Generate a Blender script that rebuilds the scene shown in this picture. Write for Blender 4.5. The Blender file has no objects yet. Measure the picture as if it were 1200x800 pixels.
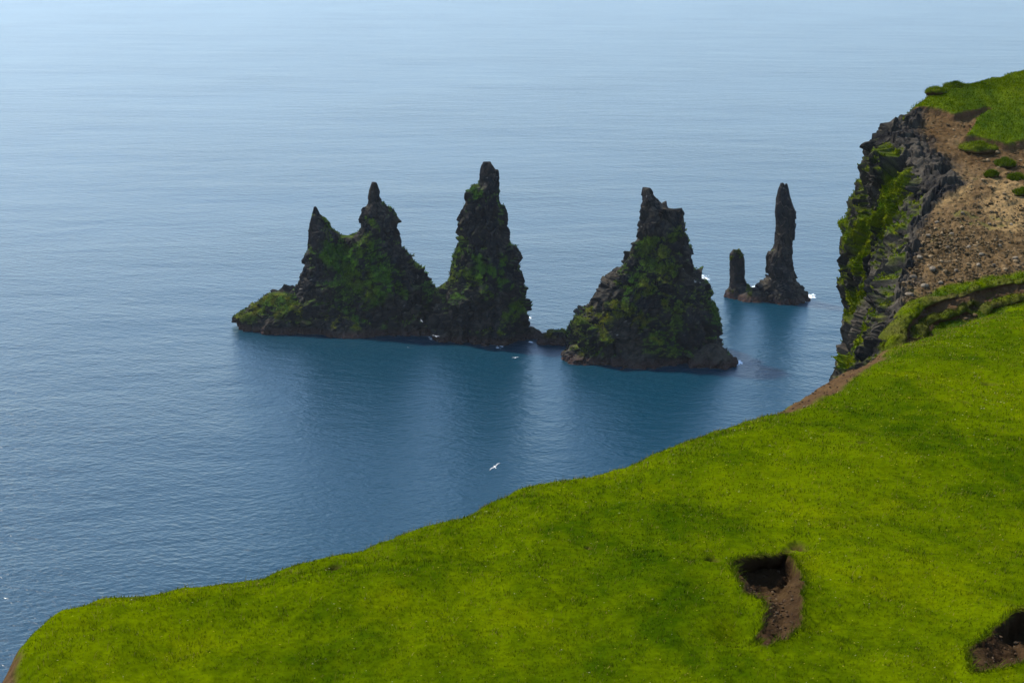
import bpy, bmesh, math, random
import numpy as np
from mathutils import Vector, Matrix

rng = np.random.default_rng(7)
random.seed(7)
sc = bpy.context.scene
C = sc.collection

# ------------------------------------------------------------------ camera, sky, sun, exposure
H = 150.0                       # eye height above the sea
F = 1667.0                      # focal length in pixels of a 1200 px wide picture (50 mm)
PITCH = math.atan(500 / F)
cam = bpy.data.cameras.new('camera')
cam.lens = 50.0
cam.sensor_width = 36.0
cam.clip_start = 0.5
cam.clip_end = 40000
co = bpy.data.objects.new('camera', cam)
co.location = (0, 0, H)
co.rotation_euler = (math.pi / 2 - PITCH, 0, 0)
C.objects.link(co)
sc.camera = co

SUN_EL, SUN_AZ = math.radians(50), math.radians(-54)     # azimuth from +Y, negative = left of the view
w = bpy.data.worlds.new('World')
sc.world = w
w.use_nodes = True
nt = w.node_tree
bg = nt.nodes['Background']
sky = nt.nodes.new('ShaderNodeTexSky')
sky.sky_type = 'NISHITA'
sky.sun_disc = False
sky.sun_elevation = SUN_EL
sky.sun_rotation = SUN_AZ
sky.altitude = 150
sky.air_density = 1.0
sky.dust_density = 0.2
sky.ozone_density = 1.2
nt.links.new(sky.outputs[0], bg.inputs[0])
bg.inputs[1].default_value = 0.15
sl = bpy.data.lights.new('sun', 'SUN')
sl.energy = 3.8
sl.angle = math.radians(3.0)
sl.color = (1.0, 0.93, 0.82)
so = bpy.data.objects.new('sun', sl)
sd = Vector((math.sin(SUN_AZ) * math.cos(SUN_EL), math.cos(SUN_AZ) * math.cos(SUN_EL), math.sin(SUN_EL)))
so.rotation_euler = (-sd).to_track_quat('-Z', 'Y').to_euler()
so.location = sd * 400
C.objects.link(so)
sc.view_settings.view_transform = 'Standard'
sc.view_settings.look = 'None'
sc.view_settings.exposure = 1.18
sc.view_settings.gamma = 1.0
sc.cycles.volume_bounces = 1
sc.cycles.max_bounces = 6
sc.cycles.volume_step_rate = 4

# ------------------------------------------------------------------ view geometry helpers
cP, sP = math.cos(PITCH), math.sin(PITCH)
def ray(u, v):
    a, b = (u - 600) / F, (400 - v) / F
    return np.array([a, cP + b * sP, -sP + b * cP])
def at_y(u, v, D):
    r = ray(u, v)
    p = r * (D / r[1])
    p[2] += H
    return p
def at_z(u, v, z):
    r = ray(u, v)
    p = r * ((z - H) / r[2])
    p[2] += H
    return p
def on_plane(u, v, a, b, c):                     # plane z = a x + b y + c
    r = ray(u, v)
    t = (c - H) / (r[2] - a * r[0] - b * r[1])
    p = r * t
    p[2] += H
    return p

# ------------------------------------------------------------------ noise
_perm = np.random.default_rng(11).permutation(256).astype(np.int64)
_perm = np.concatenate([_perm, _perm, _perm])
_g = np.random.default_rng(12).normal(size=(256, 3))
_g /= np.linalg.norm(_g, axis=1)[:, None]
def perlin(p):
    p = np.asarray(p, float)
    i = np.floor(p).astype(np.int64)
    f = p - i
    i &= 255
    s = f * f * f * (f * (f * 6 - 15) + 10)
    r = 0
    for dx in (0, 1):
        wx = s[..., 0] if dx else 1 - s[..., 0]
        for dy in (0, 1):
            wy = s[..., 1] if dy else 1 - s[..., 1]
            for dz in (0, 1):
                wz = s[..., 2] if dz else 1 - s[..., 2]
                h = _perm[_perm[_perm[(i[..., 0] + dx) & 255] + ((i[..., 1] + dy) & 255)] + ((i[..., 2] + dz) & 255)]
                g = _g[h]
                r = r + wx * wy * wz * (g[..., 0] * (f[..., 0] - dx) + g[..., 1] * (f[..., 1] - dy) + g[..., 2] * (f[..., 2] - dz))
    return r * 1.5
def fbm(p, n=4, gain=.5, lac=2.03):
    a, r, t = 1.0, 0, 0
    p = np.asarray(p, float)
    for k in range(n):
        r = r + a * perlin(p + 17.3 * k)
        t += a
        a *= gain
        p = p * lac
    return r / t
_rp = np.random.default_rng(13).random((256, 3))
def worley(p):
    p = np.asarray(p, float)
    i = np.floor(p).astype(np.int64)
    f = p - i
    f1 = np.full(p.shape[:-1], 9.0)
    f2 = f1.copy()
    cid = np.zeros(p.shape[:-1], np.int64)
    for dx in (-1, 0, 1):
        for dy in (-1, 0, 1):
            for dz in (-1, 0, 1):
                h = _perm[_perm[_perm[(i[..., 0] + dx) & 255] + ((i[..., 1] + dy) & 255)] + ((i[..., 2] + dz) & 255)]
                q = _rp[h]
                d = (q[..., 0] + dx - f[..., 0]) ** 2 + (q[..., 1] + dy - f[..., 1]) ** 2 + (q[..., 2] + dz - f[..., 2]) ** 2
                m = d < f1
                f2 = np.where(m, f1, np.minimum(f2, d))
                cid = np.where(m, h, cid)
                f1 = np.where(m, d, f1)
    return np.sqrt(f1), np.sqrt(f2), cid
_ft = np.random.default_rng(14).normal(size=(256, 3))
_fo = np.random.default_rng(15).random(256) - .5
def facets(p, tilt=.45):
    """broken, flat-sided blocks: every cell has its own offset and its own tilted plane (about -1 .. 1)"""
    p = np.asarray(p, float)
    i = np.floor(p).astype(np.int64)
    f = p - i
    f1 = np.full(p.shape[:-1], 9.0); f2 = f1.copy(); val = np.zeros(p.shape[:-1])
    for dx in (-1, 0, 1):
        for dy in (-1, 0, 1):
            for dz in (-1, 0, 1):
                h = _perm[_perm[_perm[(i[..., 0] + dx) & 255] + ((i[..., 1] + dy) & 255)] + ((i[..., 2] + dz) & 255)]
                q = _rp[h]
                ex, ey, ez = f[..., 0] - q[..., 0] - dx, f[..., 1] - q[..., 1] - dy, f[..., 2] - q[..., 2] - dz
                d = ex * ex + ey * ey + ez * ez
                m = d < f1
                f2 = np.where(m, f1, np.minimum(f2, d))
                val = np.where(m, _fo[h] + tilt * (_ft[h, 0] * ex + _ft[h, 1] * ey + _ft[h, 2] * ez), val)
                f1 = np.where(m, d, f1)
    edge = np.minimum((np.sqrt(f2) - np.sqrt(f1)) * 7, 1)
    return val - .22 * (1 - edge)
def sstep(a, b, x):
    t = np.clip((x - a) / (b - a), 0, 1)
    return t * t * (3 - 2 * t)
def lerp(a, b, t):
    return a + (b - a) * t
def P3(x, y, z=0.0):
    return np.stack(np.broadcast_arrays(x, y, z), -1)

# ------------------------------------------------------------------ mesh helpers
def raw_mesh(name, V, faces4=None, faces3=None, mat=None, attrs=None, parent=None, smooth=True, mats=None, midx=None):
    V = np.asarray(V, np.float32)
    me = bpy.data.meshes.new(name)
    loops, starts, n = [], [], 0
    if faces4 is not None and len(faces4):
        f = np.asarray(faces4, np.int32)
        loops.append(f.ravel()); starts.append(np.arange(len(f)) * 4); n += len(f) * 4
    if faces3 is not None and len(faces3):
        f = np.asarray(faces3, np.int32)
        loops.append(f.ravel()); starts.append(np.arange(len(f)) * 3 + n)
    loops = np.concatenate(loops); starts = np.concatenate(starts)
    me.vertices.add(len(V)); me.vertices.foreach_set('co', V.ravel())
    me.loops.add(len(loops)); me.loops.foreach_set('vertex_index', loops.astype(np.int32))
    me.polygons.add(len(starts)); me.polygons.foreach_set('loop_start', starts.astype(np.int32))
    if midx is not None:
        me.polygons.foreach_set('material_index', np.asarray(midx, np.int32))
    me.update(calc_edges=True)
    me.validate()
    me.polygons.foreach_set('use_smooth', np.full(len(me.polygons), smooth))
    for k, a in (attrs or {}).items():
        at = me.attributes.new(k, 'FLOAT_COLOR', 'POINT')
        a = np.asarray(a, np.float32)
        if a.shape[1] == 3:
            a = np.concatenate([a, np.ones((len(a), 1), np.float32)], 1)
        at.data.foreach_set('color', a.ravel())
    for m in (mats or [mat]):
        if m: me.materials.append(m)
    o = bpy.data.objects.new(name, me)
    C.objects.link(o)
    if parent: o.parent = parent
    return o
def grid_faces(n, m, closed=False):
    a = np.arange(n * m).reshape(n, m)
    if closed:
        b = np.roll(a, -1, 1)
        return np.stack([a[:-1], b[:-1], b[1:], a[1:]], -1).reshape(-1, 4)
    return np.stack([a[:-1, :-1], a[:-1, 1:], a[1:, 1:], a[1:, :-1]], -1).reshape(-1, 4)
def grid_normals(V, closed=False):
    du = np.gradient(V, axis=0)
    if closed:
        dv = (np.roll(V, -1, 1) - np.roll(V, 1, 1)) / 2
    else:
        dv = np.gradient(V, axis=1)
    n = np.cross(du, dv)
    return n / (np.linalg.norm(n, axis=-1)[..., None] + 1e-9)
def tag(o, label=None, cat=None, group=None, kind=None):
    if label: o['label'] = label
    if cat: o['category'] = cat
    if group: o['group'] = group
    if kind: o['kind'] = kind
    return o
def empty(name, loc=(0, 0, 0)):
    o = bpy.data.objects.new(name, None)
    o.location = loc
    C.objects.link(o)
    return o
def poly_sd(px, py, poly):
    """signed distance to a closed polygon, positive inside"""
    d = np.full(px.shape, 1e9)
    ins = np.zeros(px.shape, bool)
    n = len(poly)
    for i in range(n):
        x0, y0 = poly[i]; x1, y1 = poly[(i + 1) % n]
        ex, ey = x1 - x0, y1 - y0
        t = np.clip(((px - x0) * ex + (py - y0) * ey) / (ex * ex + ey * ey + 1e-12), 0, 1)
        d = np.minimum(d, np.hypot(px - x0 - t * ex, py - y0 - t * ey))
        c = ((y0 > py) != (y1 > py)) & (px < (x1 - x0) * (py - y0) / (y1 - y0 + 1e-12) + x0)
        ins ^= c
    return np.where(ins, d, -d)

def resample(poly, n, dens=None):
    s = np.concatenate([[0], np.cumsum(np.hypot(*np.diff(poly, axis=0).T))])
    if dens is None: t = np.linspace(0, s[-1], n)
    else:
        tt = np.linspace(0, s[-1], 4000); wt = dens(np.interp(tt, s, poly[:, 0]), np.interp(tt, s, poly[:, 1]))
        cw = np.cumsum(wt); cw = (cw - cw[0]) / (cw[-1] - cw[0])
        t = np.interp(np.linspace(0, 1, n), cw, tt)
    return np.stack([np.interp(t, s, poly[:, 0]), np.interp(t, s, poly[:, 1])], -1)

# ------------------------------------------------------------------ materials
def new_mat(name):
    m = bpy.data.materials.new(name)
    m.use_nodes = True
    n = m.node_tree
    b = n.nodes['Principled BSDF']
    return m, n, b
def N(nt, t, **kw):
    nd = nt.nodes.new(t)
    for k, v in kw.items():
        if k in ('op',): nd.operation = v
        elif k == 'blend': nd.data_type = 'RGBA'; nd.blend_type = v
        else: setattr(nd, k, v)
    return nd
def noise_node(nt, scale, detail=5, rough=.55, vec=None):
    nd = nt.nodes.new('ShaderNodeTexNoise')
    nd.inputs['Scale'].default_value = scale
    nd.inputs['Detail'].default_value = detail
    nd.inputs['Roughness'].default_value = rough
    if vec is None:
        g = nt.nodes.new('ShaderNodeNewGeometry')
        vec = g.outputs['Position']
    nt.links.new(vec, nd.inputs['Vector'])
    return nd
def ramp(nt, fac, stops):
    r = nt.nodes.new('ShaderNodeValToRGB')
    e = r.color_ramp.elements
    while len(e) < len(stops): e.new(.5)
    for k, (p, c) in enumerate(stops):
        e[k].position = p
        e[k].color = (*c, 1) if len(c) == 3 else c
    nt.links.new(fac, r.inputs[0])
    return r
def mix(nt, fac, a, b, blend='MIX'):
    m = nt.nodes.new('ShaderNodeMix')
    m.data_type = 'RGBA'
    m.blend_type = blend
    if isinstance(fac, float): m.inputs[0].default_value = fac
    else: nt.links.new(fac, m.inputs[0])
    for s, x in ((6, a), (7, b)):
        if isinstance(x, tuple): m.inputs[s].default_value = (*x, 1)
        else: nt.links.new(x, m.inputs[s])
    return m.outputs[2]
def bump(nt, b, h, dist, strength=1.0, prev=None):
    bp = nt.nodes.new('ShaderNodeBump')
    bp.inputs['Strength'].default_value = strength
    bp.inputs['Distance'].default_value = dist
    nt.links.new(h, bp.inputs['Height'])
    if prev: nt.links.new(prev.outputs[0], bp.inputs['Normal'])
    nt.links.new(bp.outputs[0], b.inputs['Normal'])
    return bp
def attr_mat(name, grain=2.0, amt=.5, bumps=((3.0, .15),), rough=.95):
    """base colour from the surface's own colour attribute, broken up by grain"""
    m, n, b = new_mat(name)
    a = n.nodes.new('ShaderNodeAttribute'); a.attribute_name = 'Col'
    ns = noise_node(n, grain, 6, .65)
    r = ramp(n, ns.outputs[0], [(.25, (1 - amt,) * 3), (.5, (1, 1, 1)), (.78, (1 + amt * .8,) * 3)])
    c = mix(n, 1.0, a.outputs['Color'], r.outputs[0], 'MULTIPLY')
    n.links.new(c, b.inputs['Base Color'])
    b.inputs['Roughness'].default_value = rough
    b.inputs['Specular IOR Level'].default_value = 0.0
    prev = None
    for s, d in bumps:
        prev = bump(n, b, noise_node(n, s, 6, .65).outputs[0], d, 1.0, prev)
    return m
def leaf_mat(name, trans=.35):
    m, n, b = new_mat(name)
    a = n.nodes.new('ShaderNodeAttribute'); a.attribute_name = 'Col'
    n.links.new(a.outputs['Color'], b.inputs['Base Color'])
    b.inputs['Roughness'].default_value = .9
    b.inputs['Specular IOR Level'].default_value = 0.0
    t = n.nodes.new('ShaderNodeBsdfTranslucent')
    n.links.new(a.outputs['Color'], t.inputs['Color'])
    mx = n.nodes.new('ShaderNodeMixShader')
    mx.inputs[0].default_value = trans
    n.links.new(b.outputs[0], mx.inputs[1]); n.links.new(t.outputs[0], mx.inputs[2])
    n.links.new(mx.outputs[0], n.nodes['Material Output'].inputs['Surface'])
    return m

M_STACK = attr_mat('basalt', .55, .6, ((.5, .4), (1.7, .16)))
M_CLIFF = attr_mat('cliff_ground', 2.2, .45, ((2.0, .18), (7.0, .07)))
M_TURF = attr_mat('turf', 5.0, .4, ((5.0, .05), (18.0, .02)))
M_STONE = attr_mat('stone', 3.0, .4, ((5.0, .06),))
M_LEAF = leaf_mat('blade', .3)
M_SHRUB = leaf_mat('leaf', .2)

# ------------------------------------------------------------------ sea
def sea_material():
    m, n, b = new_mat('sea_water')
    g = n.nodes.new('ShaderNodeNewGeometry')
    b.inputs['Base Color'].default_value = (.0001, .021, .037, 1)
    b.inputs['Roughness'].default_value = .29
    b.inputs['IOR'].default_value = 1.333
    pn = noise_node(n, .006, 3, .5, g.outputs['Position'])
    pr = n.nodes.new('ShaderNodeMapRange')
    pr.inputs['From Min'].default_value = .32; pr.inputs['From Max'].default_value = .68
    pr.inputs['To Min'].default_value = .7; pr.inputs['To Max'].default_value = 1.25
    n.links.new(pn.outputs[0], pr.inputs['Value'])
    prev = None
    # (angle, wavelength along, across, height)
    for ang, lx, ly, h, det in ((-6, 190, 42, 1.0, 2), (11, 40, 11, .50, 3), (-24, 10, 3.4, .36, 3), (16, 3.6, 1.5, .30, 3), (-36, 1.9, .9, .19, 2)):
        mp = n.nodes.new('ShaderNodeMapping')
        mp.vector_type = 'TEXTURE'
        mp.inputs['Rotation'].default_value = (0, 0, math.radians(ang))
        mp.inputs['Scale'].default_value = (lx, ly, 1)
        n.links.new(g.outputs['Position'], mp.inputs['Vector'])
        ns = noise_node(n, 1.0, det, .5, mp.outputs[0])
        mu = n.nodes.new('ShaderNodeMath'); mu.operation = 'MULTIPLY'
        n.links.new(ns.outputs[0], mu.inputs[0]); n.links.new(pr.outputs[0], mu.inputs[1])
        prev = bump(n, b, mu.outputs[0], h, 1.0, prev)
    return m
def build_sea():
    xs = np.concatenate([[-13000, -5000, -2000], np.linspace(-900, 900, 31), [2000, 5000, 13000]])
    ys = np.concatenate([[-3000, -500], np.linspace(0, 2500, 41), [5000, 9000, 14000]])
    X, Y = np.meshgrid(xs, ys)
    V = np.stack([X, Y, 0 * X], -1).reshape(-1, 3)
    o = raw_mesh('sea', V, grid_faces(len(ys), len(xs)), mat=sea_material(), smooth=False)
    tag(o, 'calm blue sea with fine ripples around the rock stacks', kind='structure')
build_sea()

# ------------------------------------------------------------------ sea stacks
def outline(rows):
    a = np.array(rows, float)
    return a[:, 0], a[:, 1]
DARK = np.array([.009, .0095, .012]); BROWN = np.array([.026, .021, .016])
GREEN = np.array([.034, .080, .006]); MOSS = np.array([.085, .083, .008]); TIDE = np.array([.040, .026, .022])
def rock_colors(P, Nn, seeds, veg_hi, veg_bias, moss):
    n1 = fbm(P * .09 + 3.1, 4); n2 = fbm(P * .35 + 9.7, 3)
    col = lerp(DARK, BROWN, np.clip(.35 + .9 * n1 + .5 * n2, 0, 1)[:, None])
    z = P[:, 2]
    up = Nn[:, 2]
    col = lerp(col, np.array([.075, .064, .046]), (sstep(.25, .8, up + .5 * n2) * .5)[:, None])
    guano = sstep(.42, .50, fbm(P * .9 + 120, 2)) * sstep(.15, .5, up) * sstep(-.1, .25, fbm(P * .05 + 90, 2)) * sstep(6, 10, z)
    col = lerp(col, np.array([.30, .29, .26]), (.8 * guano)[:, None])
    fac = veg_bias - .30 + 1.1 * up + 2.3 * fbm(P * .06 + 40, 4) + .6 * n2
    fac = fac * sstep(1.0, 5, z) * sstep(veg_hi[1], veg_hi[0], z) 
    veg = sstep(.25, .5, fac) * .85
    pu = P - np.array([0, 0, H]); zc = pu[:, 1] * cP - pu[:, 2] * sP
    uu = 600 + F * pu[:, 0] / zc; vv = 400 - F * (pu[:, 1] * sP + pu[:, 2] * cP) / zc
    away = (Nn * -pu).sum(1) < 0
    sv = np.zeros(len(P)); ms = np.zeros(len(P))
    Pw = P + 5.0 * np.stack([fbm(P * .16 + 60, 3), fbm(P * .16 + 70, 3), fbm(P * .16 + 80, 3)], -1)
    for u, v, r, mm in seeds:
        dpx = np.hypot(uu - u, vv - v) + 1e3 * away
        k = np.argmin(dpx)
        if dpx[k] > 8: continue
        g_ = np.exp(-((Pw - P[k]) ** 2 * [1, .35, 1]).sum(1) / (r * .32) ** 2)
        sv = np.maximum(sv, g_); ms = np.maximum(ms, g_ * mm)
    sv = sstep(.25, .5, sv * .75 + 1.3 * n1 + 1.5 * n2 + .45 * up + .5 * fbm(P * 1.1 + 3, 2)) * sstep(.03, .3, sv)
    veg = np.maximum(veg, sv * sstep(1.0, 4, z))
    mo = np.clip(moss * .6 + ms + 1.0 * fbm(P * .07 + 71, 3), 0, 1)
    g = lerp(GREEN, MOSS, mo[:, None]) * np.clip(.95 + .7 * n2 + 1.3 * fbm(P * .8 + 33, 3), .25, 1.8)[:, None]
    col = lerp(col, g, veg[:, None])
    col = lerp(col, TIDE, (sstep(3.2, 1.2, z + 1.2 * n2))[:, None])
    return np.clip(col, .004, 1), veg
SEEDS = [(395, 295, 14, 0), (410, 310, 14, 0), (425, 300, 12, .1), (440, 320, 14, 0), (430, 290, 9, .2), (455, 325, 14, 0), (440, 345, 12, .2), (470, 335, 10, 0), (415, 330, 10, 0), (437, 262, 6, .3),
         (560, 215, 5, .4), (556, 228, 6, .2), (548, 292, 9, 0), (560, 305, 10, 0), (575, 320, 10, 0), (590, 310, 8, .1), (600, 300, 6, 0), (555, 325, 9, .1), (590, 330, 9, 0), (600, 360, 8, 0), (545, 320, 7, .5), (570, 345, 8, 0),
         (754, 262, 4, .2), (765, 290, 8, 0), (785, 280, 7, 0), (750, 295, 8, 0), (775, 300, 8, 0), (785, 315, 7, .1), (735, 335, 7, .7), (745, 347, 8, .7), (720, 360, 9, .8), (700, 377, 8, .7), (760, 338, 7, .6), (780, 350, 6, .6), (708, 398, 6, .7), (772, 395, 6, .9), (690, 365, 6, .8), (735, 362, 7, .6), (750, 375, 6, .9),
         (320, 352, 8, 1), (345, 360, 9, 1), (302, 366, 5, 1), (330, 366, 6, 1), (395, 377, 8, 1), (420, 380, 8, 1), (588, 397, 7, 1), (650, 398, 9, .9), (863, 300, 4, .3), (880, 346, 4, .8), (856, 345, 4, 1), (680, 412, 5, 1)]
def loft(name, L, R, D0, depth, parent, seed=0, nseg=150, step=.9, amp=1.3, cell=(2.9, 2.9, 6.0), veg_bias=-.1, veg_z=(200, 210), moss=.2, expo=.85, lean=0.0, vegsink=None, seeds=()):
    """a body whose left and right profiles and depth are given row by row"""
    vL, uL = outline(L); vR, uR = outline(R); vD, dd = outline(depth)
    v0 = min(vL[0], vR[0]); v1 = max(vL[-1], vR[-1])
    vb = v1
    while at_y(600, vb, D0)[2] > -3: vb += 1
    vs = np.arange(v0, vb, step)
    th = np.linspace(0, 2 * np.pi, nseg, endpoint=False)
    rows = []
    for v in vs:
        a = at_y(np.interp(v, vL, uL), v, D0); b = at_y(np.interp(v, vR, uR), v, D0)
        c = (a[0] + b[0]) / 2; hw = max((b[0] - a[0]) / 2, .25)
        dh = np.interp(v, vD, dd)
        cx, sx = np.cos(th), np.sin(th)
        wob = 1 + .10 * np.sin(3 * th + seed + a[2] * .11) * np.abs(sx) + .08 * np.sin(5 * th + 2 * seed - a[2] * .2) * np.abs(sx)
        x = c + hw * np.sign(cx) * np.abs(cx) ** expo
        y = D0 + lean * (a[2]) + dh * np.sign(sx) * np.abs(sx) ** expo * wob
        rows.append(np.stack([x, y, np.full_like(x, a[2])], -1))
    V = np.array(rows)
    n = grid_normals(V, True)
    ctr = V.mean(1, keepdims=True)
    out = V - ctr
    out[..., 2] = 0
    rad = np.linalg.norm(out, axis=-1)
    out /= (rad[..., None] + 1e-6)
    sgn = np.sign((n * out).sum(-1).mean())
    n *= sgn
    q = V + 2.0 * np.stack([fbm(V * .16 + 5 + seed, 2), fbm(V * .16 + 25, 2), fbm(V * .16 + 45, 2)], -1)
    d = 1.5 * facets(q / np.array(cell), .7) + .36 * facets(q / (np.array(cell) * .42) + 31) + .22 * facets(V / (np.array(cell) * .2) + 11)
    d += .8 * fbm(V * .12 + seed, 3) + .2 * fbm(V * .6 + 8, 3)
    sz = np.minimum(rad.max(1), 12)[:, None] / 12
    a = amp * np.clip(sz * 1.15, .14, 1)
    dirn = n + .6 * out
    dirn /= np.linalg.norm(dirn, axis=-1)[..., None] + 1e-6
    V = V + dirn * (d * a)[..., None]
    n = grid_normals(V, True) * sgn
    Vf = V.reshape(-1, 3); Nf = n.reshape(-1, 3)
    top = V[0].mean(0) + [0, 0, .3]
    col, veg = rock_colors(Vf, Nf, seeds or SEEDS, veg_z, veg_bias - .25, moss)
    k = len(Vf)
    Vf2 = np.concatenate([Vf, top[None]]); col2 = np.concatenate([col, col[:1]])
    f3 = [(k, i, (i + 1) % nseg) for i in range(nseg)]
    fq = grid_faces(len(V), nseg, True)
    if sgn < 0: fq = fq[:, ::-1]; 
    else: f3 = [t[::-1] for t in f3]
    o = raw_mesh(name, Vf2 , fq[:, ::-1], f3, M_STACK, {'Col': col2}, parent, smooth=False)
    if vegsink is not None:
        # vertices facing the air above water with plants on them
        m = (veg > .45) & (Vf[:, 2] > 1.5)
        vegsink.append((Vf[m], Nf[m], col[m]))
    return o
def leaf_scatter(name, sink, count, size, parent, mat=M_SHRUB, gain=1.25):
    P = np.concatenate([s[0] for s in sink]); Nn = np.concatenate([s[1] for s in sink]); Cc = np.concatenate([s[2] for s in sink])
    if len(P) == 0: return
    i = rng.integers(0, len(P), count)
    p = P[i] + rng.normal(0, .25 * size, (count, 3)) + Nn[i] * size * .15
    d = Nn[i] + rng.normal(0, .55, (count, 3)) + [0, 0, .35]
    d /= np.linalg.norm(d, axis=1)[:, None]
    s = np.cross(d, rng.normal(size=(count, 3))); s /= np.linalg.norm(s, axis=1)[:, None] + 1e-6
    h = size * rng.uniform(.5, 1.3, (count, 1)); wd = h * rng.uniform(.3, .55, (count, 1))
    V = np.stack([p - s * wd, p + s * wd, p + d * h], 1).reshape(-1, 3)
    col = Cc[i] * rng.uniform(.45, 1.7, (count, 1)) * gain
    col = np.repeat(np.clip(col, .003, .5), 3, 0)
    o = raw_mesh(name, V, None, np.arange(count * 3).reshape(-1, 3), mat, {'Col': col}, parent, smooth=False)
    o['kind'] = 'stuff'
    return o

def stack_three_peaks():
    root = empty('sea_stack')
    tag(root, 'widest dark sea stack, a green ridge rising to three pointed peaks', 'sea stack', 'basalt sea stacks rising from the bay')
    sink = []
    D = 524
    # ridge joining the peaks
    loft('ridge',
         [(277, 398), (300, 380), (330, 358), (343, 345), (347, 322), (358, 303), (368, 285), (372, 279), (385, 281)],
         [(277, 424), (292, 455), (306, 476), (314, 494), (330, 497), (342, 512), (350, 540), (360, 600), (372, 618), (386, 618)],
         D, [(277, 4), (300, 8), (330, 12), (350, 14), (385, 17)], root, 1, 320, .9, 1.5, veg_bias=.12, veg_z=(60, 70), moss=.15, vegsink=sink)
    o = loft('spire', [(242.5, 367.8), (251, 365.6), (262, 364), (275, 362.3), (290, 361), (309, 358), (326, 354), (340, 350), (352, 341), (385, 338)],
         [(242.5, 370.6), (251.5, 375), (262, 383), (268, 388), (275, 396), (283, 402), (300, 412), (330, 418), (385, 420)],
         D - 1, [(242, .8), (262, 3.2), (290, 6), (330, 10), (385, 14)], root, 2, 110, .8, 1.0, veg_bias=-.35, veg_z=(40, 50), vegsink=sink)
    o['label'] = 'slim bare horn of rock at the left end of the ridge'
    o = loft('spire', [(214, 436), (224, 433.3), (239, 431), (249, 425), (271, 422.5), (279, 414), (300, 404), (330, 398), (386, 395)],
         [(214, 441), (227, 444), (237, 447.5), (246, 460), (261, 464.4), (279, 466.6), (292, 472.8), (306, 479), (313, 493), (332, 496), (386, 500)],
         D - 2, [(214, .9), (239, 3), (260, 6), (300, 10), (340, 14), (386, 17)], root, 3, 150, .8, 1.25, veg_bias=.0, veg_z=(48, 58), moss=.15, vegsink=sink)
    o['label'] = 'middle peak with a thin finger of rock on top and green flanks'
    o = loft('spire', [(190, 566.5), (201, 563.4), (217, 561.5), (220, 552), (226, 547), (239, 546), (256, 539.4), (284, 537.5), (292, 533.8), (314, 532), (332, 524), (345, 513), (372, 508), (400, 505)],
         [(190, 577), (200, 583.8), (229, 584), (260, 593), (285, 595.6), (291, 602), (298, 604), (314, 606), (323, 613), (351, 613), (365, 616), (376, 618.5), (400, 619)],
         510, [(190, 1.5), (205, 3.2), (240, 6), (290, 9), (330, 12), (400, 15)], root, 4, 170, .8, 1.35, veg_bias=-.02, veg_z=(52, 60), moss=.2, vegsink=sink)
    o['label'] = 'tallest peak, narrowing to a blunt rock finger'
    loft('ledge', [(344, 318), (352, 306), (362, 292), (370, 278), (380, 281)], [(344, 340), (350, 362), (360, 376), (382, 382)],
         521, [(344, 3), (360, 9), (382, 12)], root, 5, 130, .8, .9, veg_bias=.22, moss=.85, vegsink=sink)
    loft('ledge', [(371, 384), (378, 377), (390, 375)], [(370, 420), (376, 440), (390, 446)], 511, [(370, 2.5), (378, 5), (390, 7)], root, 6, 90, .8, .8, veg_bias=.2, moss=.9, vegsink=sink)
    loft('ledge', [(390, 577), (397, 572), (404, 571)], [(390, 588), (397, 600), (404, 604)], 499, [(390, 1.5), (404, 4)], root, 7, 70, .8, .5, veg_bias=.25, moss=.9, vegsink=sink)
    leaf_scatter('vegetation', sink, 42000, .5, root)
    return root
def stack_triangle():
    root = empty('sea_stack')
    tag(root, 'broad triangular sea stack with a notched horn on top and mossy left flank', 'sea stack', 'basalt sea stacks rising from the bay')
    sink = []
    o = loft('rock_mass', [(221, 753), (240, 752), (262, 751.5), (280, 750.6), (286, 743), (295, 737), (308, 734), (320, 724), (334, 713.8), (347, 697), (361, 692), (369, 674), (384, 670), (406, 669), (440, 669)],
         [(221, 762), (230, 768), (241, 776), (244.5, 784), (245, 793), (244, 797), (253, 801), (278, 802.5), (306, 807), (320, 812), (334, 826), (359, 835.6), (384, 839), (403, 843), (415, 846), (440, 848)],
         487, [(221, 1.8), (240, 4.5), (280, 7), (300, 9), (340, 13), (380, 17), (440, 19)], root, 8, 240, .8, 1.45, (3.3, 3.3, 6.0), veg_bias=.12, veg_z=(44, 50), moss=.45, vegsink=sink)
    loft('ledge', [(405, 668), (413, 659), (425, 655)], [(405, 690), (413, 720), (425, 740)], 479, [(405, 3), (425, 9)], root, 9, 90, .8, .7, veg_bias=.1, moss=.9, vegsink=sink)
    loft('ledge', [(404, 828), (415, 810), (437, 800)], [(404, 842), (413, 853), (421, 861), (437, 863)], 474, [(404, 2), (420, 7), (437, 8)], root, 10, 90, .8, .7, veg_bias=-.2, vegsink=sink)
    leaf_scatter('vegetation', sink, 26000, .48, root)
    return root
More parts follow.
